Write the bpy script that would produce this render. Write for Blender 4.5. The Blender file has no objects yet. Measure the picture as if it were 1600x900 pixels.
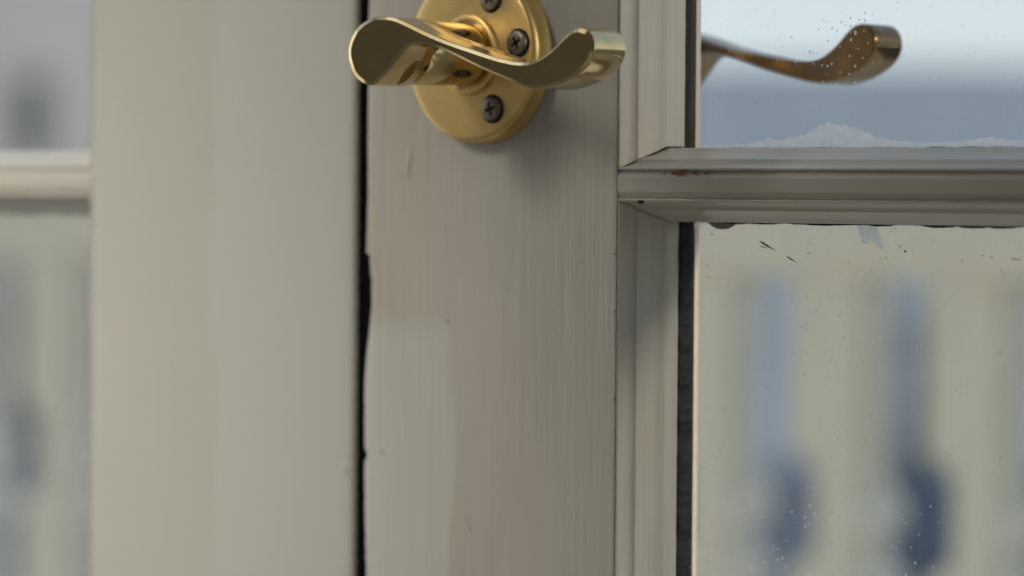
import bpy, bmesh, math, random
from mathutils import Vector, Matrix, noise

random.seed(7)
MM = 0.001
scene = bpy.context.scene
C = scene.collection

# ------------------------------------------------------------------ camera
TH, PH, ROLL = math.radians(42), math.atan(150 / 6000), math.radians(0.42)
Fw = Vector((-math.sin(TH) * math.cos(PH), math.cos(TH) * math.cos(PH), -math.sin(PH)))
R0 = Fw.cross(Vector((0, 0, 1))).normalized()
U0 = R0.cross(Fw)
Rt = R0 * math.cos(ROLL) + U0 * math.sin(ROLL)
Up = U0 * math.cos(ROLL) - R0 * math.sin(ROLL)
CAM = Vector((0.74472, -0.81538, -0.03909))
cam_data = bpy.data.cameras.new("camera")
cam = bpy.data.objects.new("camera", cam_data)
C.objects.link(cam)
m = Matrix.Identity(4)
for i in range(3):
    m[i][0], m[i][1], m[i][2], m[i][3] = Rt[i], Up[i], -Fw[i], CAM[i]
cam.matrix_world = m
cam_data.lens = 135
cam_data.sensor_width = 36
cam_data.clip_start = 0.02
cam_data.clip_end = 1000
cam_data.dof.use_dof = True
cam_data.dof.focus_distance = (Vector((0.056, -0.026, -0.02)) - CAM).dot(Fw)
cam_data.dof.aperture_fstop = 7.3
scene.camera = cam

# ------------------------------------------------------------------ world, lamps, exposure
world = bpy.data.worlds.new("World")
scene.world = world
world.use_nodes = True
bg = world.node_tree.nodes["Background"]
bg.inputs[0].default_value = (1.0, 0.95, 0.87, 1)      # dim even light of the room on the camera's side
bg.inputs[1].default_value = 0.07

sun_d = bpy.data.lights.new("sun", 'SUN')
sun_d.energy = 2.2
sun_d.angle = math.radians(6)
sun_d.color = (1.0, 0.90, 0.76)
sun = bpy.data.objects.new("sun", sun_d)
C.objects.link(sun)
sun.rotation_euler = Vector((0.86, 0.19, 0.25)).to_track_quat('Z', 'Y').to_euler()

def area(name, loc, target, sx, sy, power, col, spread=180):
    d = bpy.data.lights.new(name, 'AREA')
    d.shape = 'RECTANGLE'; d.size = sx; d.size_y = sy
    d.energy = power; d.color = col; d.spread = math.radians(spread)
    o = bpy.data.objects.new(name, d)
    C.objects.link(o)
    o.location = loc
    o.rotation_euler = (Vector(loc) - Vector(target)).to_track_quat('Z', 'Y').to_euler()
    return o
area("room_window_light", (-0.60, -0.78, 0.44), (-0.345, 0, -0.09), 0.6, 0.38, 0.60, (1.0, 0.955, 0.88), 30)  # unseen lamp at upper left, narrow beam fading towards the right
area("room_side_light", (-0.95, -0.30, 0.0), (-0.08, 0, -0.06), 0.35, 1.0, 0.95, (1.0, 0.95, 0.86))  # added grazing lamp for brass rim highlights and brush relief
area("room_ceiling_light", (-0.50, -0.42, 1.3), (0.03, -0.05, 0), 0.95, 0.75, 1.7, (1.0, 0.95, 0.86))  # added overhead lamp, brightens the upper bevels and brass edges

scene.cycles.max_bounces = 8
scene.cycles.caustics_reflective = False
scene.cycles.caustics_refractive = False
vs = scene.view_settings
vs.view_transform = 'Standard'; vs.look = 'None'; vs.exposure = 0; vs.gamma = 1
vs.use_curve_mapping = False

# ------------------------------------------------------------------ helpers
def mesh_obj(name, verts, faces, mat, parent=None, smooth=True, angle=35):
    """One mesh object. verts are world coordinates; a parent's location is taken off."""
    off = Vector(parent['_w']) if parent is not None and '_w' in parent else Vector((0, 0, 0))
    me = bpy.data.meshes.new(name)
    me.from_pydata([Vector(v) - off for v in verts], [], faces)
    bm = bmesh.new(); bm.from_mesh(me)
    bmesh.ops.recalc_face_normals(bm, faces=bm.faces)
    bm.to_mesh(me); bm.free()
    if smooth:
        me.shade_smooth()
        me.set_sharp_from_angle(angle=math.radians(angle))
    me.materials.append(mat)
    o = bpy.data.objects.new(name, me)
    C.objects.link(o)
    if parent is not None:
        o.parent = parent
    o['_w'] = tuple(off)
    return o

def thing(name, loc, label, cat, group=None):
    o = bpy.data.objects.new(name, None)
    o.empty_display_size = 0.02
    C.objects.link(o)
    o.location = loc
    o['_w'] = tuple(loc)
    o['label'] = label; o['category'] = cat
    if group: o['group'] = group
    return o

def loft(rings, closed=True, cap=True):
    """Skin a list of rings (equal point counts)."""
    n = len(rings[0]); V = [p for r in rings for p in r]; Fc = []
    for i in range(len(rings) - 1):
        for j in range(n if closed else n - 1):
            a, b = i * n + j, i * n + (j + 1) % n
            Fc.append((a, b, b + n, a + n))
    if cap:
        Fc.append(tuple(range(n))[::-1])
        Fc.append(tuple((len(rings) - 1) * n + j for j in range(n)))
    return V, Fc

def box(x0, x1, y0, y1, z0, z1, b=0.0):
    bm = bmesh.new()
    bmesh.ops.create_cube(bm, size=1)
    for v in bm.verts:
        v.co = Vector(((x0 + x1) / 2 + v.co.x * (x1 - x0), (y0 + y1) / 2 + v.co.y * (y1 - y0), (z0 + z1) / 2 + v.co.z * (z1 - z0)))
    if b:
        bmesh.ops.bevel(bm, geom=bm.edges[:], offset=b, segments=2, affect='EDGES', profile=0.5)
    V = [v.co.copy() for v in bm.verts]
    bm.verts.index_update()
    Fc = [tuple(v.index for v in f.verts) for f in bm.faces]
    bm.free()
    return V, Fc

def lathe(profile, n=96, centre=(0, 0, 0)):
    """profile of (r, y): turned about the y axis."""
    V, Fc = [], []
    cx, cy, cz = centre
    for r, y in profile:
        for j in range(n):
            a = 2 * math.pi * j / n
            V.append((cx + r * math.cos(a), cy + y, cz + r * math.sin(a)))
    for i in range(len(profile) - 1):
        for j in range(n):
            k = (j + 1) % n
            Fc.append((i * n + j, i * n + k, (i + 1) * n + k, (i + 1) * n + j))
    Fc.append(tuple(range(n))); Fc.append(tuple((len(profile) - 1) * n + j for j in range(n)))
    return V, Fc

def frange(a, b, step):
    n = max(1, int(round((b - a) / step)))
    return [a + (b - a) * i / n for i in range(n + 1)]

def nz(x, y=0.0, z=0.0):
    return noise.noise(Vector((x, y, z)))

def interp(tab, v):
    tab = sorted(tab)
    if v <= tab[0][0]: return tab[0][1]
    for (a, fa), (b, fb) in zip(tab, tab[1:]):
        if v <= b: return fa + (fb - fa) * (v - a) / (b - a)
    return tab[-1][1]

# ------------------------------------------------------------------ materials
def new_mat(name):
    mt = bpy.data.materials.new(name); mt.use_nodes = True
    nt = mt.node_tree
    return mt, nt, nt.nodes["Principled BSDF"], nt.nodes.new, nt.links.new

def mapped(nt, scale, kind='Object'):
    tc = nt.nodes.new('ShaderNodeTexCoord'); mp = nt.nodes.new('ShaderNodeMapping')
    mp.inputs['Scale'].default_value = scale
    nt.links.new(tc.outputs[kind], mp.inputs['Vector'])
    return mp.outputs[0]

def noise_n(nt, scale, detail=3, rough=0.55, s=1.0):
    n = nt.nodes.new('ShaderNodeTexNoise')
    n.inputs['Scale'].default_value = s; n.inputs['Detail'].default_value = detail
    n.inputs['Roughness'].default_value = rough
    nt.links.new(mapped(nt, scale), n.inputs['Vector'])
    return n.outputs[0]

def ramp(nt, src, stops):
    r = nt.nodes.new('ShaderNodeValToRGB')
    e = r.color_ramp.elements
    e[0].position, e[0].color = stops[0][0], stops[0][1] if len(stops[0][1]) == 4 else (*stops[0][1], 1)
    e[1].position, e[1].color = stops[-1][0], (*stops[-1][1][:3], 1)
    for p, c in stops[1:-1]:
        k = e.new(p); k.color = (*c[:3], 1)
    nt.links.new(src, r.inputs[0])
    return r.outputs[0]

def g(v): return (v, v, v)

def mixc(nt, fac, a, b):
    mx = nt.nodes.new('ShaderNodeMix'); mx.data_type = 'RGBA'
    for s, v in ((0, fac), (6, a), (7, b)):
        if hasattr(v, 'links'): nt.links.new(v, mx.inputs[s])
        else: mx.inputs[s].default_value = (*v, 1) if s else v
    return mx.outputs[2]

def math_n(nt, op, a, b=None, clamp=False):
    n = nt.nodes.new('ShaderNodeMath'); n.operation = op; n.use_clamp = clamp
    for i, v in enumerate((a, b)):
        if v is None: continue
        if hasattr(v, 'links'): nt.links.new(v, n.inputs[i])
        else: n.inputs[i].default_value = v
    return n.outputs[0]

def paint(name, axis='z', col=(0.60, 0.57, 0.49), alt=(0.52, 0.485, 0.40), rough=0.36, bump=0.5, patch=None, fleck=True, toning=0.16):
    """Old brushed gloss paint: strokes run along axis; patch = (axis index, edge, soft, colour) is a touched-up area."""
    mt, nt, p, N, L = new_mat(name)
    fine, along = 1500, 30
    sc = {'z': (fine, fine, along), 'x': (along, fine, fine)}[axis]
    sc2 = {'z': (320, 320, 12), 'x': (12, 320, 320)}[axis]
    f1 = noise_n(nt, sc, 3, 0.6); f2 = noise_n(nt, sc2, 4, 0.6)
    big = noise_n(nt, (22, 22, 9) if axis == 'z' else (9, 22, 22), 3, 0.5)
    c = mixc(nt, ramp(nt, big, [(0.35, g(0)), (0.68, g(1))]), col, alt)
    if patch:
        for (ax, edge, soft, sgn, ax2, edge2, sgn2, pc) in patch:
            tc = N('ShaderNodeTexCoord'); sp = N('ShaderNodeSeparateXYZ')
            L(tc.outputs['Object'], sp.inputs[0])
            w = noise_n(nt, (60, 60, 14), 4, 0.6)
            wob = math_n(nt, 'MULTIPLY', math_n(nt, 'SUBTRACT', w, 0.5), soft * 5)
            def side(a, e, s, sf):
                d = math_n(nt, 'MULTIPLY', math_n(nt, 'SUBTRACT', math_n(nt, 'ADD', sp.outputs[a], wob), e), s / sf)
                return math_n(nt, 'ADD', d, 0.5, clamp=True)
            k = side(ax, edge, sgn, soft)
            if ax2 is not None:
                k = math_n(nt, 'MULTIPLY', k, side(ax2, edge2, sgn2, soft * 3))
            c = mixc(nt, k, c, pc)
    # faint darker dirt caught in the brush strokes
    c = mixc(nt, math_n(nt, 'MULTIPLY', ramp(nt, f2, [(0.52, g(0)), (0.75, g(1))]), toning), c, (0.30, 0.25, 0.18))
    f3 = noise_n(nt, {'z': (950, 950, 16), 'x': (16, 950, 950)}[axis], 3, 0.65)  # raked light and shade of the brush strokes mixed into the colour as streaks
    c = mixc(nt, math_n(nt, 'MULTIPLY', ramp(nt, f3, [(0.50, g(0)), (0.66, g(1))]), toning * 0.55), c, (0.74, 0.70, 0.60))
    c = mixc(nt, math_n(nt, 'MULTIPLY', ramp(nt, f3, [(0.34, g(1)), (0.48, g(0))]), toning * 0.55), c, (0.30, 0.26, 0.20))
    if fleck:
        fl = noise_n(nt, (190, 190, 150), 2, 0.5)
        c = mixc(nt, ramp(nt, fl, [(0.755, g(0)), (0.775, g(0.5))]), c, (0.24, 0.19, 0.13))
    L(c, p.inputs['Base Color'])
    L(ramp(nt, f2, [(0.3, g(rough - 0.06)), (0.7, g(rough + 0.10))]), p.inputs['Roughness'])
    h = math_n(nt, 'ADD', math_n(nt, 'MULTIPLY', f1, 0.8), math_n(nt, 'MULTIPLY', f2, 0.55))
    b = N('ShaderNodeBump'); b.inputs['Strength'].default_value = bump; b.inputs['Distance'].default_value = 0.0004
    L(h, b.inputs['Height']); L(b.outputs[0], p.inputs['Normal'])
    return mt

def plain(name, col, rough=0.6, var=0.25, scale=200, metal=0.0, bump=0.2, dist=0.0004):
    mt, nt, p, N, L = new_mat(name)
    n1 = noise_n(nt, g(scale), 4, 0.6)
    L(mixc(nt, ramp(nt, n1, [(0.3, g(0)), (0.7, g(1))]), tuple(c * (1 - var) for c in col), tuple(min(1, c * (1 + var)) for c in col)), p.inputs['Base Color'])
    p.inputs['Roughness'].default_value = rough; p.inputs['Metallic'].default_value = metal
    b = N('ShaderNodeBump'); b.inputs['Strength'].default_value = bump; b.inputs['Distance'].default_value = dist
    L(n1, b.inputs['Height']); L(b.outputs[0], p.inputs['Normal'])
    return mt

def brass(name, col, r0, r1, tarnish=0.35, bump=0.12):
    mt, nt, p, N, L = new_mat(name)
    p.inputs['Metallic'].default_value = 1
    a = noise_n(nt, g(90), 5, 0.6); s = noise_n(nt, g(900), 3, 0.6); scr = noise_n(nt, (260, 4000, 2600), 2, 0.5)
    c = mixc(nt, math_n(nt, 'MULTIPLY', ramp(nt, a, [(0.40, g(0)), (0.72, g(1))]), tarnish), col, (col[0] * 0.55, col[1] * 0.48, col[2] * 0.36))
    # tarnish pits, denser where the polish has worn off the arrises
    wear = N('ShaderNodeAttribute'); wear.attribute_name = 'wear'
    s2 = noise_n(nt, g(1500), 3, 0.6)
    edge_pit = math_n(nt, 'MULTIPLY', ramp(nt, s2, [(0.60, g(0)), (0.64, g(1))]), wear.outputs['Fac'])
    edge_pit = math_n(nt, 'MULTIPLY', edge_pit, ramp(nt, noise_n(nt, g(140), 2, 0.5), [(0.46, g(0)), (0.56, g(1.8))]))
    pit = math_n(nt, 'ADD', ramp(nt, s, [(0.70, g(0)), (0.73, g(1))]), edge_pit, clamp=True)
    c = mixc(nt, math_n(nt, 'MULTIPLY', pit, 0.45), c, (0.10, 0.065, 0.035))
    L(c, p.inputs['Base Color'])
    rr = math_n(nt, 'ADD', math_n(nt, 'MULTIPLY', ramp(nt, a, [(0.3, g(0)), (0.75, g(1))]), r1 - r0), r0)
    L(math_n(nt, 'ADD', rr, math_n(nt, 'MULTIPLY', pit, 0.12)), p.inputs['Roughness'])
    h = math_n(nt, 'ADD', math_n(nt, 'MULTIPLY', s, 0.25), math_n(nt, 'MULTIPLY', scr, 0.25))
    b = N('ShaderNodeBump'); b.inputs['Strength'].default_value = bump; b.inputs['Distance'].default_value = 0.0001
    L(h, b.inputs['Height']); L(b.outputs[0], p.inputs['Normal'])
    return mt

def glass(name, dust=1.0):
    mt, nt, p, N, L = new_mat(name)
    nt.nodes.remove(p)
    out = nt.nodes['Material Output']
    geo = N('ShaderNodeNewGeometry')
    ior = N('ShaderNodeMix'); ior.inputs[2].default_value = 1.5; ior.inputs[3].default_value = 1 / 1.5
    L(geo.outputs['Backfacing'], ior.inputs[0])
    fr = N('ShaderNodeFresnel'); L(ior.outputs[0], fr.inputs['IOR'])
    tr = N('ShaderNodeBsdfTransparent'); tr.inputs[0].default_value = (0.965, 0.975, 0.965, 1)
    gl = N('ShaderNodeBsdfGlossy'); gl.inputs['Roughness'].default_value = 0.01
    m1 = N('ShaderNodeMixShader'); L(fr.outputs[0], m1.inputs[0]); L(tr.outputs[0], m1.inputs[1]); L(gl.outputs[0], m1.inputs[2])
    # dust specks and a faint film of dirt, on the side the room looks at
    vo = N('ShaderNodeTexVoronoi'); vo.feature = 'F1'; vo.inputs['Scale'].default_value = 1
    L(mapped(nt, (640, 640, 640)), vo.inputs['Vector'])
    sepc = N('ShaderNodeSeparateColor'); L(vo.outputs['Color'], sepc.inputs[0])
    rad = math_n(nt, 'MULTIPLY', ramp(nt, sepc.outputs[0], [(0.30, g(0.12)), (1.0, g(1))]), 0.33)
    dens = ramp(nt, noise_n(nt, g(26), 3, 0.6), [(0.42, g(0.15)), (0.62, g(1))])
    speck = math_n(nt, 'LESS_THAN', vo.outputs['Distance'], math_n(nt, 'MULTIPLY', rad, dens))
    wisp = ramp(nt, noise_n(nt, (300, 300, 190), 5, 0.7), [(0.62, g(0)), (0.80, g(0.30))])
    film = ramp(nt, noise_n(nt, (40, 40, 30), 4, 0.6), [(0.35, g(0.004)), (0.75, g(0.03))])
    k = math_n(nt, 'ADD', math_n(nt, 'MULTIPLY', speck, 0.7), math_n(nt, 'ADD', wisp, film), clamp=True)
    k = math_n(nt, 'MULTIPLY', k, dust)
    k = math_n(nt, 'MULTIPLY', k, math_n(nt, 'SUBTRACT', 1.0, geo.outputs['Backfacing']))
    df = N('ShaderNodeBsdfDiffuse'); df.inputs[0].default_value = (0.8, 0.8, 0.78, 1)
    tl = N('ShaderNodeBsdfTranslucent'); tl.inputs[0].default_value = (0.85, 0.85, 0.83, 1)
    m0 = N('ShaderNodeMixShader'); m0.inputs[0].default_value = 0.5; L(df.outputs[0], m0.inputs[1]); L(tl.outputs[0], m0.inputs[2])
    m2 = N('ShaderNodeMixShader'); L(k, m2.inputs[0]); L(m1.outputs[0], m2.inputs[1]); L(m0.outputs[0], m2.inputs[2])
    L(m2.outputs[0], out.inputs['Surface'])
    return mt

def smear_mat(name, col=(0.97, 0.96, 0.94), lo=0.6, hi=1.0):
    """Thin paint left on the glass: patchy, lets light through."""
    mt, nt, p, N, L = new_mat(name)
    p.inputs['Base Color'].default_value = (*col, 1); p.inputs['Roughness'].default_value = 0.5
    tl = N('ShaderNodeBsdfTranslucent'); tl.inputs[0].default_value = (*col, 1)
    a = N('ShaderNodeMixShader'); a.inputs[0].default_value = 0.85
    L(p.outputs[0], a.inputs[1]); L(tl.outputs[0], a.inputs[2])
    tr = N('ShaderNodeBsdfTransparent')
    w = N('ShaderNodeMixShader')
    L(ramp(nt, noise_n(nt, (260, 260, 420), 5, 0.65), [(0.30, g(lo)), (0.62, g(hi))]), w.inputs[0])
    L(tr.outputs[0], w.inputs[1]); L(a.outputs[0], w.inputs[2])
    L(w.outputs[0], nt.nodes['Material Output'].inputs['Surface'])
    return mt

M = {}
M['stile'] = paint('stile_paint', 'z', (0.60, 0.56, 0.465), (0.555, 0.515, 0.42), bump=0.8, patch=[
    (0, -0.063, 0.0030, -1, 2, 0.543, -1, (0.635, 0.625, 0.555))])
M['left_stile'] = paint('left_stile_paint', 'z', (0.585, 0.57, 0.49), (0.57, 0.555, 0.475), bump=0.05, fleck=False, toning=0.03, patch=[
    (0, 0.001, 0.006, 1, None, 0, 0, (0.61, 0.593, 0.52))])
M['bead'] = paint('bead_paint', 'z', (0.60, 0.57, 0.485), (0.50, 0.455, 0.36), bump=0.25)
M['bar'] = paint('bar_paint', 'x', (0.58, 0.54, 0.455), (0.52, 0.475, 0.39), bump=0.25)
M['left_bar'] = paint('left_bar_paint', 'x', (0.61, 0.58, 0.50), (0.58, 0.55, 0.46), bump=0.2, fleck=False)
M['chip'] = plain('bare_red_primer', (0.24, 0.085, 0.045), 0.8, 0.4, 900)
M['dark'] = plain('dark_crack', (0.012, 0.010, 0.008), 0.9, 0.3)
M['seal'] = plain('black_rubber', (0.003, 0.003, 0.003), 0.95, 0.3, 300)  # flat black standing for shade in the gap between the leaves
M['seal'].node_tree.nodes['Principled BSDF'].inputs['Specular IOR Level'].default_value = 0.1
M['glazing_seal'] = plain('weathered_glazing_seal', (0.008, 0.0095, 0.010), 0.7, 0.95, 420, bump=0.3, dist=0.0003)
M['putty'] = plain('cream_putty', (0.72, 0.60, 0.50), 0.8, 0.1, 300)
M['glass'] = glass('window_glass')
M['smear'] = smear_mat('white_paint_smear')
M['flake'] = smear_mat('white_paint_flake', (0.95, 0.95, 0.94), 0.8, 1.0)
M['paint_line'] = smear_mat('lapped_cream_paint', (0.80, 0.69, 0.60), 0.92, 1.0)
M['drip'] = plain('old_putty_drip', (0.50, 0.42, 0.33), 0.6, 0.15, 400)
M['brass'] = brass('polished_brass', (0.74, 0.575, 0.30), 0.07, 0.16, 0.5, 0.08)
M['brass_rose'] = brass('satin_brass', (0.88, 0.62, 0.25), 0.34, 0.46, 0.35, 0.15)
M['brass_old'] = brass('weathered_brass', (0.23, 0.15, 0.078), 0.12, 0.26, 0.6, 0.4)
M['screw'] = plain('dull_steel', (0.24, 0.20, 0.155), 0.45, 0.35, 700, metal=0.9)
M['dirt'] = plain('dirt_in_recess', (0.012, 0.010, 0.007), 0.9, 0.3)  # near black for the screw recesses and the rings around the heads
M['rail'] = plain('cream_railing_paint', (0.90, 0.84, 0.69), 0.5, 0.04, 30)
M['spindle'] = plain('pale_grey_spindle_paint', (0.80, 0.79, 0.76), 0.5, 0.04, 30)
M['roof'] = plain('blue_slate', (0.42, 0.51, 0.62), 0.8, 0.06, 4)
M['house'] = plain('pale_blue_render', (0.66, 0.70, 0.77), 0.8, 0.05, 3)
M['house2'] = plain('grey_blue_render', (0.82, 0.84, 0.86), 0.8, 0.05, 3)
M['fence'] = plain('dark_blue_fence_paint', (0.06, 0.11, 0.21), 0.7, 0.15, 3)
M['pane_dark'] = plain('dark_window', (0.24, 0.28, 0.29), 0.3, 0.2, 3)
M['floor'] = plain('warm_floorboards', (0.42, 0.375, 0.295), 0.5, 0.12, 3)
M['fence_pale'] = plain('pale_blue_fence_paint', (0.17, 0.23, 0.34), 0.7, 0.15, 3)
M['bark'] = plain('bark', (0.10, 0.07, 0.05), 0.9, 0.3, 20)
M['needles'] = plain('conifer_needles', (0.10, 0.145, 0.155), 0.7, 0.3, 8)
M['deck'] = plain('pale_deck_paint', (0.84, 0.81, 0.74), 0.7, 0.05, 4)
M['wall'] = plain('white_wall_paint', (0.88, 0.85, 0.77), 0.8, 0.04, 5)
M['ground'] = plain('ground', (0.16, 0.17, 0.16), 0.9, 0.2, 0.6)

# ------------------------------------------------------------------ setting: floor, ground, sky
def structure(name, V, Fc, mat):
    o = mesh_obj(name, V, Fc, mat, smooth=False)
    o['kind'] = 'structure'
    return o
V, Fc = box(-14, 14, -20, 0.06, -1.25, -1.055)
structure('floor', V, Fc, M['floor'])
V, Fc = box(-14, 14, 0.065, 1.44, -1.25, -1.06)
structure('balcony_deck', V, Fc, M['deck'])
# the house wall the pair of doors stands in
WX0, WX1 = -0.556, 0.434
V, Fc = [], []
for b in ((-6, WX0, -1.05, 2.6), (WX1, 6, -1.05, 2.6), (WX0, WX1, 0.424, 2.6), (WX0, WX1, -1.05, -0.624)):
    v, f = box(b[0], b[1], -0.03, 0.07, b[2], b[3])
    Fc += [tuple(i + len(V) for i in q) for q in f]; V += v
structure('wall', V, Fc, M['wall'])
GZ = -4.4
structure('ground', [(-260, 1.5, GZ), (260, 1.5, GZ), (260, 260, GZ), (-260, 260, GZ)], [(0, 1, 2, 3)], M['ground'])
# pale bright overcast on the outside of the doors
sm, nt, p, N, L = new_mat('sky_light'); nt.nodes.remove(p)
em = N('ShaderNodeEmission'); em.inputs['Strength'].default_value = 1.06
tc = N('ShaderNodeTexCoord'); sp = N('ShaderNodeSeparateXYZ'); L(tc.outputs['Object'], sp.inputs[0])
L(ramp(nt, math_n(nt, 'DIVIDE', sp.outputs[2], 240.0), [(0.0, (0.70, 0.78, 0.82)), (0.15, (0.58, 0.69, 0.80)), (0.5, (0.33, 0.45, 0.64)), (1.0, (0.22, 0.32, 0.52))]), em.inputs['Color'])
trn = N('ShaderNodeBsdfTransparent'); ads = N('ShaderNodeAddShader')      # sunlight comes through the sky
L(em.outputs[0], ads.inputs[0]); L(trn.outputs[0], ads.inputs[1])
L(ads.outputs[0], nt.nodes['Material Output'].inputs['Surface'])
rings = []
for i in range(13):
    el = math.radians(-3 + 93 * i / 12)
    rings.append([(240 * math.cos(el) * math.cos(a), 2 + 240 * math.cos(el) * math.sin(a), 240 * math.sin(el)) for a in [math.radians(-25 + 235 * j / 24) for j in range(25)]])
V, Fc = loft(rings, closed=False, cap=False)
structure('sky', V, Fc, sm)

# ------------------------------------------------------------------ doors
# sash moulding: (inset into the opening, depth behind the face), mm
PROF = [(-0.15, 1.3), (0.0, 0.35), (0.35, 0.02), (0.75, 0.25), (1.05, 1.2), (1.3, 2.8), (2.2, 4.6), (2.7, 5.0), (3.1, 5.3), (3.7, 7.3),
        (4.6, 10.2), (5.5, 12.6), (6.15, 13.6), (6.35, 14.2), (6.35, 19.4)]
Y_GL, T_GL = 24.0, 3.0
Z_TOP, Z_BOT = 420.0, -620.0
BAR_T, BAR_B = -32.8, -40.7          # edges of the glazing bar's flat face

def wob(s, amp, k=0.35, seed=0.0):
    return amp * (nz(s * k, seed) + 0.5 * nz(s * k * 3.1, seed + 5))

def make_door(name, loc, face_y, x_edge, sgn, x_far, label, mats, edge_tab=None, rag=1.0):
    """sgn +1: the glass lies right of x_edge; -1: left of it. mm throughout."""
    fy = face_y
    root = thing(name, loc, label, 'door')
    X = lambda u: x_edge + sgn * u
    # ---- stile: irregular meeting edge, rounded arrises
    x_meet = x_far
    zs = sorted(set(frange(Z_BOT, -175, 40) + frange(-175, 30, 0.8) + frange(30, Z_TOP, 40)))
    rr = []
    for z in zs:
        xm = interp(edge_tab, z) if edge_tab else x_meet
        xm += wob(z, 0.22, 0.45, 3.0) * rag
        r = 0.8 if edge_tab else 1.8
        s = sgn
        e = x_edge + wob(z, 0.10, 0.5, 9.0)
        ring = [(xm, fy + 45), (xm, fy + r), (xm + s * r * 0.13, fy + r * 0.5), (xm + s * r * 0.5, fy + r * 0.13), (xm + s * r, fy)]
        for t in (0.0, 0.3, 0.6, 1.0):
            xa = x_meet + s * 5
            ring.append((xa + (x_edge - s * 1.5 - xa) * t, fy + 0.04 * nz(z * 0.05, t * 7)))
        ring += [(e - s * 0.7, fy), (e - s * 0.25, fy + 0.12), (e - s * 0.05, fy + 0.5), (e, fy + 1.2), (e, fy + 20), (e + s * 2.5, fy + 20), (e + s * 2.5, fy + 27.3), (e - s * 8, fy + 30), (e - s * 8, fy + 45)]
        rr.append([(x * MM, y * MM, z * MM) for x, y in ring])
    V, Fc = loft(rr)
    stile = mesh_obj('stile', V, Fc, mats[0], root)
    # ---- glazing bar, mitred into the stile's mouldings
    prof = []
    for I, d in PROF[::-1]:
        prof.append((BAR_B - max(I, -0.0), d, I))
    for t in (0.25, 0.5, 0.75):
        prof.append((BAR_B + (BAR_T - BAR_B) * t, 0.0, -0.1))
    for I, d in PROF:
        prof.append((BAR_T + max(I, -0.0), d, I))
    bar_len = 380.0
    rr = []
    for t in frange(0, 1, 1 / 160):
        ring = []
        for z, d, I in prof:
            x0 = max(I, 0.0) + 0.18
            x = x0 + (bar_len - x0) * t ** 1.6
            on_face = 0.10 if I < 1.0 else 0.06
            ring.append((X(x) * MM, (fy + d + wob(x, 0.05, 0.2, d)) * MM, (z + wob(x, on_face, 0.25, z)) * MM))
        rr.append(ring)
    V, Fc = loft(rr)
    bar = mesh_obj('glazing_bar', V, Fc, mats[2], root, angle=28)
    # ---- sash mouldings above and below the bar
    def moulding(z_of, far, deep):
        rr = []
        for t in frange(0, 1, 1 / 150):
            ring = []
            for I, d in PROF[:-1] + [(6.35, deep), (0.0, deep)]:
                z0 = z_of(max(I, 0.0))
                z = z0 + (far - z0) * t ** 1.5
                u = max(I, 0.05) + wob(z, 0.07, 0.4, 2.0 + d) + 0.10
                ring.append((X(u) * MM, (fy + d + wob(z, 0.05, 0.3, I)) * MM, z * MM))
            rr.append(ring)
        V, Fc = loft(rr)
        return mesh_obj('sash_moulding', V, Fc, mats[1], root, angle=28)
    up = moulding(lambda I: BAR_T + I + 0.20, Z_TOP, 21.6)
    lo = moulding(lambda I: BAR_B - I - 0.20, Z_BOT, 19.4)
    # ---- panes, each bedded against a strip of weathered seal
    panes = []
    for k, (za, zb) in enumerate(((BAR_T + 3.2, Z_TOP), (Z_BOT, BAR_B - 3.2))):
        xa, xb = sorted((X(3.0), X(bar_len)))
        V, Fc = box(xa * MM, xb * MM, (fy + Y_GL) * MM, (fy + Y_GL + T_GL) * MM, za * MM, zb * MM)
        pane = mesh_obj('glass_pane', V, Fc, M['glass'], root, smooth=False)
        panes.append(pane)
        # upright seal
        rr = []
        a, b = (BAR_T + 6.3, 200) if k == 0 else (-320, BAR_B - 6.2)
        for z in frange(a, b, 0.7):
            w = 6.6 + (0.55 if k else -0.15) + (0.75 if k else 0.12) * (nz(z * 0.21, 1.7) + 0.6 * nz(z * 0.8, 4.4))
            f = 19.7 if k else 21.9
            rr.append([(X(0.3) * MM, (fy + f) * MM, z * MM), (X(w - 0.5) * MM, (fy + f) * MM, z * MM), (X(w) * MM, (fy + f + 0.8) * MM, z * MM),
                       (X(w + 0.4) * MM, (fy + Y_GL - 0.06) * MM, z * MM), (X(0.3) * MM, (fy + Y_GL - 0.06) * MM, z * MM)])
        V, Fc = loft(rr)
        mesh_obj('glazing_seal', V, Fc, M['glazing_seal'], root)
        # seal along the bar
        rr = []
        for x in frange(7.6, 300, 0.9):
            h = 0.10 + (1.0 if k else 0.4) * max(0, nz(x * 0.13, 3.3) + 0.35 * nz(x * 0.9, 1.1) + (0.12 if k else -0.15))
            z0, zz = ((BAR_T + 5.5), (BAR_T + 6.35 + h)) if k == 0 else ((BAR_B - 5.5), (BAR_B - 6.35 - h))
            rr.append([(X(x) * MM, (fy + 19.6) * MM, z0 * MM), (X(x) * MM, (fy + 19.6) * MM, zz * MM), (X(x) * MM, (fy + Y_GL - 0.06) * MM, zz * MM), (X(x) * MM, (fy + Y_GL - 0.06) * MM, z0 * MM)])
        V, Fc = loft(rr)
        mesh_obj('glazing_seal', V, Fc, M['glazing_seal'], root)
        # putty outside
        zz0, zz1 = (BAR_T + 4.0, Z_TOP) if k == 0 else (Z_BOT, BAR_B - 4.0)
        rr = []
        for z in frange(zz0, zz1, 20):
            yb = fy + Y_GL + T_GL + 0.06
            rr.append([(X(2.7) * MM, yb * MM, z * MM), (X(6.1) * MM, yb * MM, z * MM), (X(3.6) * MM, (fy + 32.0) * MM, z * MM), (X(-5) * MM, (fy + 34) * MM, z * MM), (X(-5) * MM, (fy + 30.2) * MM, z * MM), (X(2.6) * MM, (fy + 27.5) * MM, z * MM)])
        V, Fc = loft(rr)
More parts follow.
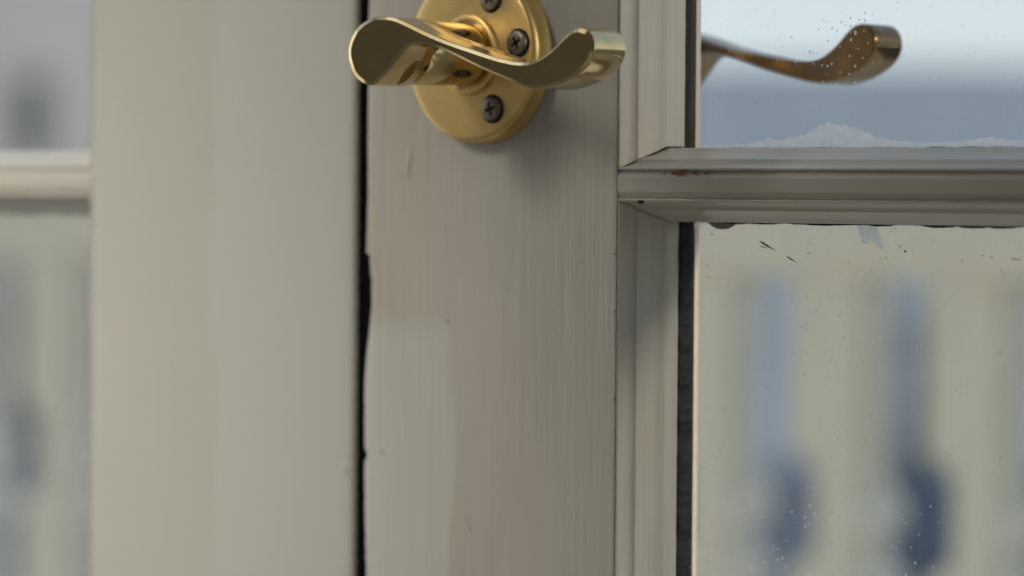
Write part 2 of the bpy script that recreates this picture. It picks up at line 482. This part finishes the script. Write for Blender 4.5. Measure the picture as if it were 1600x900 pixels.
        mesh_obj('putty', V, Fc, M['putty'], root)
        if k == 0:      # band of paint lapped on to the outside of the upper pane
            rr = []
            for z in frange(BAR_T + 6.2, 120, 0.8):
                w = 7.7 + wob(z, 0.16, 0.5, 6.0)
                rr.append([(X(6.2) * MM, yb * MM, z * MM), (X(w) * MM, yb * MM, z * MM)])
            V, Fc = loft(rr, closed=False, cap=False)
            mesh_obj('paint_line', V, Fc, M['paint_line'], pane)
    # outer half of the glazing bar, behind the glass
    xa, xb = sorted((X(3.5), X(bar_len)))
    yb = fy + Y_GL + T_GL + 0.06
    V, Fc = loft([[(x * MM, yb * MM, (BAR_T + 5.0) * MM), (x * MM, (fy + 43) * MM, (BAR_T - 1) * MM), (x * MM, (fy + 43) * MM, (BAR_B + 1) * MM), (x * MM, yb * MM, (BAR_B - 5.0) * MM)] for x in (xa, xb)])
    mesh_obj('putty', V, Fc, M['putty'], root, smooth=False)
    return root, stile, bar, panes

edge = [(17.3, -47.5), (-1.6, -47.6), (-20.5, -47.7), (-39.4, -47.5), (-54.6, -47.9), (-57.4, -48.2), (-58.2, -46.3), (-60.2, -46.6), (-65.9, -45.7),
        (-73.4, -45.7), (-81, -46.6), (-88.7, -47.9), (-96.3, -48.4), (-115.3, -48.2), (-117.1, -47.0), (-119.4, -48.2), (-134.2, -48.0), (-147.5, -47.4), (-153.2, -47.1)]
door, stile, bar, panes = make_door('glazed_door', (0.05, 0.022, -0.62), 0.0, 49.6, 1, -48.0,
    'cream painted glazed door leaf on the right, with brass lever handle screwed to its stile',
    (M['stile'], M['bead'], M['bar']), edge)
ldoor, lstile, lbar, lpanes = make_door('glazed_door', (-0.117, 0.025, -0.62), 3.0, -172.2, -1, -55.4,
    'blurred cream door leaf on the left, without handle, beyond the black gap',
    (M['left_stile'], M['bead'], M['left_bar']), None)

# black strip added for the deep shade between the leaves, parented to the left
V, Fc = box(-0.0556, -0.0497, 0.0048, 0.034, -0.62, 0.42)
mesh_obj('draught_strip', V, Fc, M['seal'], ldoor, smooth=False)

# ---- marks on the doors
def patch(name, pts, y, th, mat, parent, film=False):
    """A thin flake lying on a face of constant depth; pts are (x, z) in mm, y the depth of its back."""
    n = len(pts)
    cx = sum(p[0] for p in pts) / n; cz = sum(p[1] for p in pts) / n
    V = [(x * MM, y * MM, z * MM) for x, z in pts]
    V += [((cx + (x - cx) * 0.93) * MM, (y - th) * MM, (cz + (z - cz) * 0.93) * MM) for x, z in pts]
    Fc = [(i, (i + 1) % n, n + (i + 1) % n, n + i) for i in range(n)]
    Fc.append(tuple(range(n, 2 * n)))
    if not film: Fc.append(tuple(range(n))[::-1])
    return mesh_obj(name, V, Fc, mat, parent, smooth=False)

def blob(cx, cz, w, h, seed, n=18, rough=0.35, rot=0.0):
    out = []
    for i in range(n):
        a = 2 * math.pi * i / n
        r = 1 + rough * nz(math.cos(a) * 1.7 + seed, math.sin(a) * 1.7, seed)
        x, z = w / 2 * r * math.cos(a), h / 2 * r * math.sin(a)
        out.append((cx + x * math.cos(rot) - z * math.sin(rot), cz + x * math.sin(rot) + z * math.cos(rot)))
    return out

for cx, w, h, s in ((72.0, 5.6, 1.15, 1), (77.6, 2.6, 0.85, 2), (81.8, 2.6, 0.55, 3), (66.8, 1.2, 0.4, 4)):
    patch('paint_chip', blob(cx, -33.55, w, h, s), -0.02, 0.10, M['chip'], bar)
patch('crack', blob(58.4, -41.6, 2.4, 1.0, 6), 0.15, 0.25, M['dark'], bar)
# crack along the mitre
mit = [(49.9, -33.0, 0.2), (50.9, -31.7, 2.0), (52.2, -30.4, 4.8), (53.6, -29.1, 7.8), (55.0, -27.6, 12.0), (56.1, -26.5, 14.2), (58.4, -26.1, 18.5)]
rr = []
for i, (x, z, d) in enumerate(mit):
    w = (0.10, 0.16, 0.14, 0.24, 0.42, 0.5, 0.12)[i]
    rr.append([(x * MM, (d - 0.35) * MM, (z + w) * MM), ((x + w) * MM, (d - 0.35) * MM, z * MM), (x * MM, (d - 0.2) * MM, (z - w) * MM), ((x - w) * MM, (d + 0.6) * MM, z * MM)])
V, Fc = loft(rr)
mesh_obj('crack', V, Fc, M['dark'], bar)

# drips and dents in the stile's paint
def ridge(name, path, w, h, mat, parent, fy=0.0):
    rr = []
    n = len(path)
    for i, (x, z) in enumerate(path):
        t = i / (n - 1); k = math.sin(math.pi * min(1, max(0.0, t))) ** 0.6 + 0.02
        rr.append([((x + w * c * k) * MM, (fy + 0.1 - (h + 0.1) * math.cos(c * math.pi / 2) * k) * MM, z * MM) for c in (-1, -0.6, -0.2, 0.2, 0.6, 1)])
    V, Fc = loft(rr)
    return mesh_obj(name, V, Fc, mat, parent)
ridge('paint_run', [(-30.6 + 0.5 * math.sin(i * 0.4), -24.5 - i * 0.8) for i in range(17)], 1.5, 0.35, M['stile'], stile)
ridge('paint_run', [(-6.9 + 0.025 * i * i, -131.5 - i * 0.62) for i in range(11)], 0.55, 0.30, M['stile'], stile)
ridge('paint_run', [(-24.0 + 0.02 * i * i, -27.0 - i * 0.9) for i in range(9)], 0.8, 0.12, M['stile'], stile)
ridge('paint_run', [(-59.3 + 0.05 * i * i, -119.5 - i * 0.9) for i in range(7)], 1.1, 0.7, M['left_stile'], lstile, 3.0)

for z, w in ((-55.3, 0.5), (-71.5, 0.45), (-24.5, 0.5), (-96.0, 0.35)):
    ridge('paint_nib', [(49.0 + 0.1 * math.sin(i), z - i * 0.22) for i in range(6)], w, 0.5, M['stile'], stile)
# ---- paint and scratches on the panes
def smear_strip(tab, base, y, step, jag, seed, mat, parent, sgn=1):
    xs = frange(tab[0][0], tab[-1][0], step)
    top = []
    for x in xs:
        h = interp(tab, x)
        top.append((x, base + sgn * max(0.08, h * (1 + jag * nz(x * 0.5, seed)) + 0.22 * jag * nz(x * 1.3, seed + 3))))
    n = len(xs); V = []
    for yy in (y - 0.04,):
        V += [(x * MM, yy * MM, base * MM) for x in xs] + [(x * MM, yy * MM, z * MM) for x, z in top]
    Fc = []
    for i in range(n - 1):
        Fc.append((i, i + 1, n + i + 1, n + i))
    return mesh_obj('paint_smear', V, Fc, mat, parent, smooth=False)
YG = Y_GL - 0.02
smear_strip([(60, 0.9), (72, 1.0), (80, 1.7), (84, 2.9), (88, 2.1), (95, 3.5), (99, 4.3), (102, 6.4), (106, 6.6), (110, 6.4), (116, 5.0), (121, 3.2), (126, 2.1),
             (138, 1.5), (149, 1.7), (155, 2.4), (159, 2.9), (164, 2.0), (172, 2.1), (190, 1.5), (260, 1.2)], BAR_T + 6.3, YG, 0.35, 0.16, 2.0, M['smear'], panes[0])
smear_strip([(58, 2.2), (60.5, 0.8), (66, 0.5), (75, 0.7), (90, 0.35), (108, 0.5), (130, 0.45), (170, 0.6), (260, 0.4)], BAR_B - 6.3, YG, 0.35, 0.6, 5.0, M['smear'], panes[1], -1)
patch('paint_flake', [(115.0, -47.0), (119.0, -46.8), (121.5, -47.3), (122.3, -49.2), (123.6, -51.6), (124.0, -54.0), (122.6, -53.4), (121.0, -52.0), (120.2, -51.0), (119.6, -51.9),
                      (118.3, -52.6), (116.9, -52.3), (116.3, -50.6), (115.6, -48.8)], YG, 0.12, M['flake'], panes[1], True)
patch('putty_drip', [(62.4, -46.9), (74.2, -46.9), (72.6, -48.0), (70.6, -48.9), (68.2, -49.2), (65.8, -48.9), (64.2, -48.1)], YG, 0.5, M['drip'], panes[1])
for (x0, z0, x1, z1, w) in ((81.0, -52.1, 87.4, -54.9, 0.34), (90.7, -56.2, 94.8, -58.1, 0.26), (81.5, -53.6, 84.5, -54.2, 0.16), (98.0, -55.0, 99.6, -55.6, 0.12), (165.6, -55.7, 169.4, -55.9, 0.16), (156.0, -54.9, 157.4, -55.2, 0.16)):
    dx, dz = x1 - x0, z1 - z0; l = math.hypot(dx, dz); nx, nzz = -dz / l * w, dx / l * w
    patch('scratch', [(x0, z0), (x0 + dx * 0.25 + nx, z0 + dz * 0.25 + nzz), (x0 + dx * 0.6 + nx * 0.6, z0 + dz * 0.6 + nzz * 0.6), (x1, z1), (x0 + dx * 0.5 - nx * 0.8, z0 + dz * 0.5 - nzz * 0.8), (x0 + dx * 0.2 - nx * 0.5, z0 + dz * 0.2 - nzz * 0.5)],
          YG, 0.05, M['dark'], panes[1])
for x, z, s in ((131.3, -54.3, 0.7), (159.6, -55.4, 0.6), (64.4, -50.6, 0.6), (62.9, -59.4, 0.5), (150.0, -56.4, 0.45), (63.4, -62.6, 0.5), (110.0, -80.0, 0.3)):
    patch('dirt_speck', blob(x, z, s, s * 0.8, x), YG, 0.05, M['dark'], panes[1])

# ------------------------------------------------------------------ brass handles
OUT = [(-10.7, -0.2), (-10.0, 3.0), (-7.8, 6.2), (-4.0, 8.4), (1.2, 9.4), (6.3, 9.1), (9.3, 8.3), (13.7, 6.8), (19.5, 4.6), (27.5, 2.0), (35.4, -0.1), (42.5, -2.0), (48.1, -3.3), (53.0, -4.1),
       (57.1, -4.3), (60.6, -3.7), (64.0, -2.1), (67.4, 0.1), (70.1, 2.4), (72.8, 4.1), (75.1, 4.6), (77.5, 4.2), (79.5, 2.8), (80.8, 0.4), (80.7, -2.4), (79.3, -5.2), (76.3, -7.6), (72.2, -9.4),
       (68.2, -10.6), (63.4, -11.4), (59.3, -11.3), (54.4, -10.2), (49.5, -8.7), (43.9, -6.9), (38.3, -5.0), (32.6, -2.8), (26.8, -0.7), (22.5, 0.6), (18.1, 1.4), (14.5, 1.2), (11.9, -0.1),
       (9.6, -2.1), (5.6, -5.8), (2.2, -8.6), (-0.9, -9.8), (-4.6, -8.9), (-8.0, -6.7), (-9.9, -3.4)]

def catmull(P, sub):
    n = len(P); out = []
    for i in range(n):
        p0, p1, p2, p3 = (Vector((*P[(i + k) % n], 0)) for k in (-1, 0, 1, 2))
        for s in range(sub):
            t = s / sub
            q = 0.5 * ((2 * p1) + (-p0 + p2) * t + (2 * p0 - 5 * p1 + 4 * p2 - p3) * t * t + (-p0 + 3 * p1 - 3 * p2 + p3) * t ** 3)
            out.append((q.x, q.y))
    return out

def smooth_loop(P, it=2):
    for _ in range(it):
        n = len(P)
        P = [((P[i - 1][0] + 2 * P[i][0] + P[(i + 1) % n][0]) / 4, (P[i - 1][1] + 2 * P[i][1] + P[(i + 1) % n][1]) / 4) for i in range(n)]
    return P

def lever_mesh():
    P = smooth_loop(catmull(OUT, 6), 6)
    n = len(P)
    area2 = sum(P[i][0] * P[(i + 1) % n][1] - P[(i + 1) % n][0] * P[i][1] for i in range(n))
    s = 1 if area2 > 0 else -1
    nor = []
    for i in range(n):
        tx, tz = P[(i + 1) % n][0] - P[i - 1][0], P[(i + 1) % n][1] - P[i - 1][1]
        l = math.hypot(tx, tz)
        nor.append((-tz / l * s, tx / l * s))       # points inwards
    nor = smooth_loop(nor, 6)
    y_front, y_back = -46.5, -33.0
    rings = []
    def ring(inset, y, wide, tilt):
        out = []
        for (x, z), (nx, nzv) in zip(P, nor):
            k = 1.0
            if wide:
                k += 1.0 * max(0, min(1, (0 - x) / 9)) + 0.5 * max(0, min(1, (x - 68) / 10))
            px, pz = x + nx * inset * k, z + nzv * inset * k
            out.append((px * MM, (y - tilt * -0.05 * pz - tilt * 0.10) * MM, pz * MM))
        return out
    rings.append(ring(1.0, y_front, 1, 1))
    rings.append(ring(0.88, y_front, 1, 1))
    rings.append(ring(0.10, y_front + 0.66, 1, 1))
    rings.append(ring(0.0, y_front + 0.95, 0, 0.9))
    rings.append(ring(0.0, y_front + 1.6, 0, 0.7))
    rings.append(ring(0.0, -40.0, 0, 0.2))
    rings.append(ring(0.0, y_back - 1.0, 0, 0))
    rings.append(ring(0.25, y_back - 0.3, 0, 0))
    rings.append(ring(0.8, y_back, 0, 0))
    V, Fc = loft(rings)
    return V, Fc

def screw_mesh(R=3.6):
    """Pan head with a real cross recess; axis y, head towards -y, mm."""
    bm = bmesh.new()
    n = 28
    w, l = 0.42, 1.95
    cross = [(w, l), (w, w), (l, w), (l, -w), (w, -w), (w, -l), (-w, -l), (-w, -w), (-l, -w), (-l, w), (-w, w), (-w, l)]
    top = [bm.verts.new((2.9 * math.cos(2 * math.pi * i / n), -1.0, 2.9 * math.sin(2 * math.pi * i / n))) for i in range(n)]
    mid = [bm.verts.new((3.4 * math.cos(2 * math.pi * i / n), -0.72, 3.4 * math.sin(2 * math.pi * i / n))) for i in range(n)]
    bot = [bm.verts.new((R * math.cos(2 * math.pi * i / n), 0.2, R * math.sin(2 * math.pi * i / n))) for i in range(n)]
    cr = [bm.verts.new((x, -1.0, z)) for x, z in cross]
    te = [bm.edges.new((top[i], top[(i + 1) % n])) for i in range(n)]
    ce = [bm.edges.new((cr[i], cr[(i + 1) % 12])) for i in range(12)]
    bmesh.ops.triangle_fill(bm, edges=te + ce, use_beauty=True)
    # triangle_fill closes the recess too: take those faces out
    for f in [f for f in bm.faces if all(v in cr for v in f.verts)]:
        c = f.calc_center_median()
        if (abs(c.x) < w and abs(c.z) < l) or (abs(c.z) < w and abs(c.x) < l):
            bm.faces.remove(f)
    for A, B in ((top, mid), (mid, bot)):
        for i in range(n):
            bm.faces.new((A[i], A[(i + 1) % n], B[(i + 1) % n], B[i]))
    bm.verts.index_update()
    V = [v.co * MM for v in bm.verts]; Fc = [tuple(v.index for v in f.verts) for f in bm.faces]
    bm.free()
    # recess walls and floor
    RV = [Vector((x, -1.0, z)) * MM for x, z in cross] + [Vector((x * 0.55, 0.1, z * 0.55)) * MM for x, z in cross]
    RF = [(i, (i + 1) % 12, 12 + (i + 1) % 12, 12 + i) for i in range(12)] + [tuple(range(12, 24))]
    return V, Fc, RV, RF

def make_handle(loc, flip, lever_up, label):
    """flip = +1 for the room side (lever towards -y), -1 for the outside."""
    root = thing('door_handle', loc, label, 'door handle', 'brass lever handles of the door')
    L0 = Vector(loc)
    ca, sa = math.cos(lever_up), math.sin(lever_up)
    def put(V, rot=False):
        out = []
        for v in V:
            x, y, z = v
            if rot: x, z = x * ca - z * sa, x * sa + z * ca
            out.append((L0.x + x, L0.y + y * flip, L0.z + z))
        return out
    rp = [(0.2, -7.35), (8, -7.3), (16, -7.2), (21, -7.05), (23.3, -6.9), (23.9, -6.8), (24.4, -6.5), (24.8, -5.9), (25.0, -5.1), (25.0, -1.2), (25.25, -0.9), (25.3, 0.0)]
    V, Fc = lathe([(r * MM, y * MM) for r, y in rp], 128)
    rose = mesh_obj('rose', put(V), Fc, M['brass_rose'], root, angle=60)
    cp = [(9.0, -7.2), (11.2, -7.2), (11.5, -7.9), (11.2, -8.5), (10.4, -8.8), (9.8, -8.6), (9.6, -7.7), (9.0, -7.7)]
    V, Fc = lathe([(r * MM, y * MM) for r, y in cp], 72)
    Fc = Fc[:-2] + []
    mesh_obj('collar', put(V), Fc, M['brass_rose'], root, angle=40)
    npf = [(0.2, -6.5), (8.9, -6.5), (8.9, -9), (9.05, -20), (9.2, -31), (8.8, -32.2), (9.3, -33.2), (9.4, -38.0), (0.2, -38.0)]
    V, Fc = lathe([(r * MM, y * MM) for r, y in npf], 72)
    mesh_obj('neck', put(V, True), Fc, M['brass'] if flip > 0 else M['brass_old'], root, angle=40)
    V, Fc = lever_mesh()
    lever = mesh_obj('lever', put(V, True), Fc, M['brass'] if flip > 0 else M['brass_old'], root, angle=24)
    nv = len(lever.data.vertices); n1 = nv // (nv // (len(OUT) * 6))
    at_w = lever.data.attributes.new('wear', 'FLOAT', 'POINT')
    at_w.data.foreach_set('value', [1.0 if n1 <= i < 4 * n1 else 0.0 for i in range(nv)])
    if flip > 0:
        V0, F0, V1, F1 = screw_mesh()
        for (x, z, a) in ((9.0, -15.5, 0.25), (18.6, 3.0, 0.5), (8.2, 15.9, 0.9)):
            c, s = math.cos(a), math.sin(a)
            def at(V): return put([(x * MM + v.x * c - v.z * s, -7.25 * MM + v.y, z * MM + v.x * s + v.z * c) for v in V])
            sc = mesh_obj('screw', at(V0), F0, M['screw'], root)
            mesh_obj('cross_recess', at(V1), F1, M['dirt'], sc, smooth=False)
            # dark ring where the head sits in its countersink
            V, Fc = lathe([(4.15 * MM, 0), (4.15 * MM, -0.06 * MM), (3.5 * MM, -0.06 * MM), (3.5 * MM, 0)], 36)
            V = [Vector((v[0], v[1], v[2])) for v in V]
            mesh_obj('countersink', at(V), Fc[:-2], M['dirt'], sc, smooth=False)
    return root
make_handle((0, 0, 0), 1, 0.0, 'polished brass scroll lever handle on round rose, in sharp focus on the painted stile')
make_handle((0, 0.045, 0), -1, math.radians(4.4), 'dark brass lever end of the outside handle, seen through the upper glass pane')

# ------------------------------------------------------------------ balcony railing outside
YR = 1.35
rl = thing('balcony_railing', (-1.2, YR, -1.05), 'out of focus cream balcony railing of boards and turned spindles beyond the glass', 'railing')
V, Fc = box(-2.9, 0.2, YR - 0.022, YR + 0.022, -0.098, -0.045, 0.006)
mesh_obj('top_rail', V, Fc, M['rail'], rl)
V, Fc = box(-2.9, 0.2, YR - 0.03, YR + 0.03, -0.96, -0.90, 0.006)
mesh_obj('bottom_rail', V, Fc, M['rail'], rl)
PITCH = 0.118
def board_mesh(x):
    w, nt_ = 0.029, 0.015
    nt_ = 0.006
    o = [(-w, -0.098), (w, -0.098), (w, -0.90), (-w, -0.90), (-w, -0.306), (-nt_, -0.290), (-nt_, -0.232), (-w, -0.216)]
    return loft([[(x + a, YR + d, z) for a, z in o] for d in (-0.018, 0.018)])
def spindle_mesh(x):
    prof = [(0.010, -0.10), (0.011, -0.13), (0.008, -0.15), (0.008, -0.235), (0.010, -0.240)]
    def ball(zc, r):
        return [(max(0.009, r * math.sin(a)), zc + r * math.cos(a)) for a in [0.25 + (math.pi - 0.5) * i / 9 for i in range(10)]]
    prof += ball(-0.261, 0.019) + [(0.008, -0.282), (0.008, -0.29)] + ball(-0.313, 0.019) + [(0.010, -0.34), (0.014, -0.45), (0.012, -0.70), (0.010, -0.90)]
    return loft([[(x + r * math.cos(2 * math.pi * j / 16), YR + r * math.sin(2 * math.pi * j / 16), z) for j in range(16)] for r, z in prof])
b0 = s0 = None
for k in range(-12, 8):
    xs, xb = -0.977 + k * PITCH, -0.977 + 0.083 + k * PITCH
    if b0 is None:
        V, Fc = board_mesh(xb); b0 = mesh_obj('board', V, Fc, M['rail'], rl, smooth=False); kb = k
        V, Fc = spindle_mesh(xs); s0 = mesh_obj('spindle', V, Fc, M['spindle'], rl)
    else:
        for src in (b0, s0):
            o = src.copy(); C.objects.link(o); o.parent = rl
            o.location = ((k - kb) * PITCH, 0, 0)

# ------------------------------------------------------------------ houses across the way, far out of focus
def frame_at(dist, side):
    """A spot on the ground out beyond the railing; the house stands square to the street there."""
    d = Vector((Fw.x, Fw.y, 0)).normalized()
    r = Vector((R0.x, R0.y, 0)).normalized()
    o = Vector((CAM.x, CAM.y, 0)) + d * dist + r * side
    return o, r, d
def house(name, dist, side, half, depth, eaves, ridge_h, label, wmat, rmat, wins):
    o, r, d = frame_at(dist, side)
    root = thing(name, (o.x, o.y, GZ), label, 'house', None)
    P = lambda a, b, z: tuple(o + r * a + d * b + Vector((0, 0, z)))
    V = [P(-half, 0, GZ), P(half, 0, GZ), P(half, depth, GZ), P(-half, depth, GZ), P(-half, 0, eaves), P(half, 0, eaves), P(half, depth, eaves), P(-half, depth, eaves),
         P(-half, depth / 2, ridge_h), P(half, depth / 2, ridge_h)]
    mesh_obj('wall', V, [(0, 1, 5, 4), (1, 2, 6, 9, 5), (2, 3, 7, 6), (3, 0, 4, 8, 7)], wmat, root, smooth=False)
    e, t = 0.25, 0.12
    V = []
    for up in (0.02, 0.02 + t):
        V += [P(-half - e, -e, eaves - 0.15 + up), P(half + e, -e, eaves - 0.15 + up), P(half + e, depth / 2, ridge_h + up), P(-half - e, depth / 2, ridge_h + up), P(half + e, depth + e, eaves - 0.15 + up), P(-half - e, depth + e, eaves - 0.15 + up)]
    Fc = [(0, 1, 2, 3), (3, 2, 4, 5), (6, 9, 8, 7), (9, 11, 10, 8), (0, 6, 7, 1), (5, 4, 10, 11), (0, 3, 9, 6), (3, 5, 11, 9), (1, 7, 8, 2), (2, 8, 10, 4)]
    mesh_obj('roof', V, Fc, rmat, root, smooth=False)
    for (a, z, w, h) in wins:
        V = [P(a + sx * w / 2, b, z + sz * h / 2) for b in (-0.04, 0.02) for sx, sz in ((-1, -1), (1, -1), (1, 1), (-1, 1))]
        mesh_obj('window', V, [(0, 1, 2, 3), (0, 4, 5, 1), (1, 5, 6, 2), (2, 6, 7, 3), (3, 7, 4, 0), (4, 7, 6, 5)], M['pane_dark'], root, smooth=False)
    return root
house('house', 22.0, 0.9, 2.75, 3.2, -1.55, 0.62, 'far blurred house with pale blue roof seen through the right-hand panes', M['house'], M['roof'], ((-1.35, -2.6, 0.5, 0.8), (1.35, -2.6, 0.5, 0.8)))
house('house', 26.0, -5.2, 2.6, 4.0, 2.6, 4.0, 'far blurred grey house with dark window seen through the left-hand pane', M['house2'], M['roof'], ((1.98, 0.45, 0.2, 0.55),))
# boundary fences in front of the houses
def fence(dist, a0, a1, top, mat, label):
    o, r, d = frame_at(dist, 0)
    fn = thing('boundary_fence', tuple(o + r * (a0 + a1) / 2)[:2] + (GZ,), label, 'fence', 'boundary fences beyond the balcony')
    n = int(round((a1 - a0) / 0.20))
    for i in range(n):
        a = a0 + 0.1 + i * 0.20
        V = [tuple(o + r * (a + sx * 0.095) + d * b + Vector((0, 0, z))) for z in (GZ, top) for b in (0, 0.025) for sx in (-1, 1)]
        mesh_obj('fence_board', V, [(0, 1, 3, 2), (4, 6, 7, 5), (0, 4, 5, 1), (1, 5, 7, 3), (3, 7, 6, 2), (2, 6, 4, 0)], mat, fn, smooth=False)
fence(16.5, 1.44, 3.24, -1.22, M['fence'], 'far dark blue boundary fence glimpsed between the railing boards on the right')
fence(16.5, -3.2, 1.40, -1.22, M['fence_pale'], 'far paler blue boundary fence glimpsed through railing towards the left')

# a small dark conifer in front of the far house
o, r, d = frame_at(19.0, 2.0)
tr = thing('conifer_tree', (o.x, o.y, GZ), 'small dark blurred conifer in front of the blue roof, behind the right railing gap', 'tree')
V, Fc = loft([[(o.x + q * math.cos(a), o.y + q * math.sin(a), z) for a in [2 * math.pi * j / 8 for j in range(8)]] for q, z in ((0.07, GZ), (0.05, -2.4), (0.015, -0.7))])
mesh_obj('trunk', V, Fc, M['bark'], tr)
V, Fc = [], []
for i in range(900):
    t = random.random() ** 0.7
    z = -0.62 - t * 2.6
    q = (0.05 + 0.22 * t) * math.sqrt(random.random()) * (0.8 + 0.4 * math.sin(t * 26))
    a = random.random() * 2 * math.pi
    c = Vector((o.x + q * math.cos(a), o.y + q * math.sin(a), z))
    u = Vector((random.gauss(0, 1), random.gauss(0, 1), random.gauss(0, 0.6) - 0.3)).normalized() * 0.055
    v = u.cross(Vector((random.gauss(0, 1), random.gauss(0, 1), random.gauss(0, 1)))).normalized() * 0.02
    k = len(V); V += [c - u, c + v, c + u, c - v]; Fc.append((k, k + 1, k + 2, k + 3))
mesh_obj('crown', V, Fc, M['needles'], tr, smooth=False)

for o in bpy.data.objects:
    if '_w' in o: del o['_w']
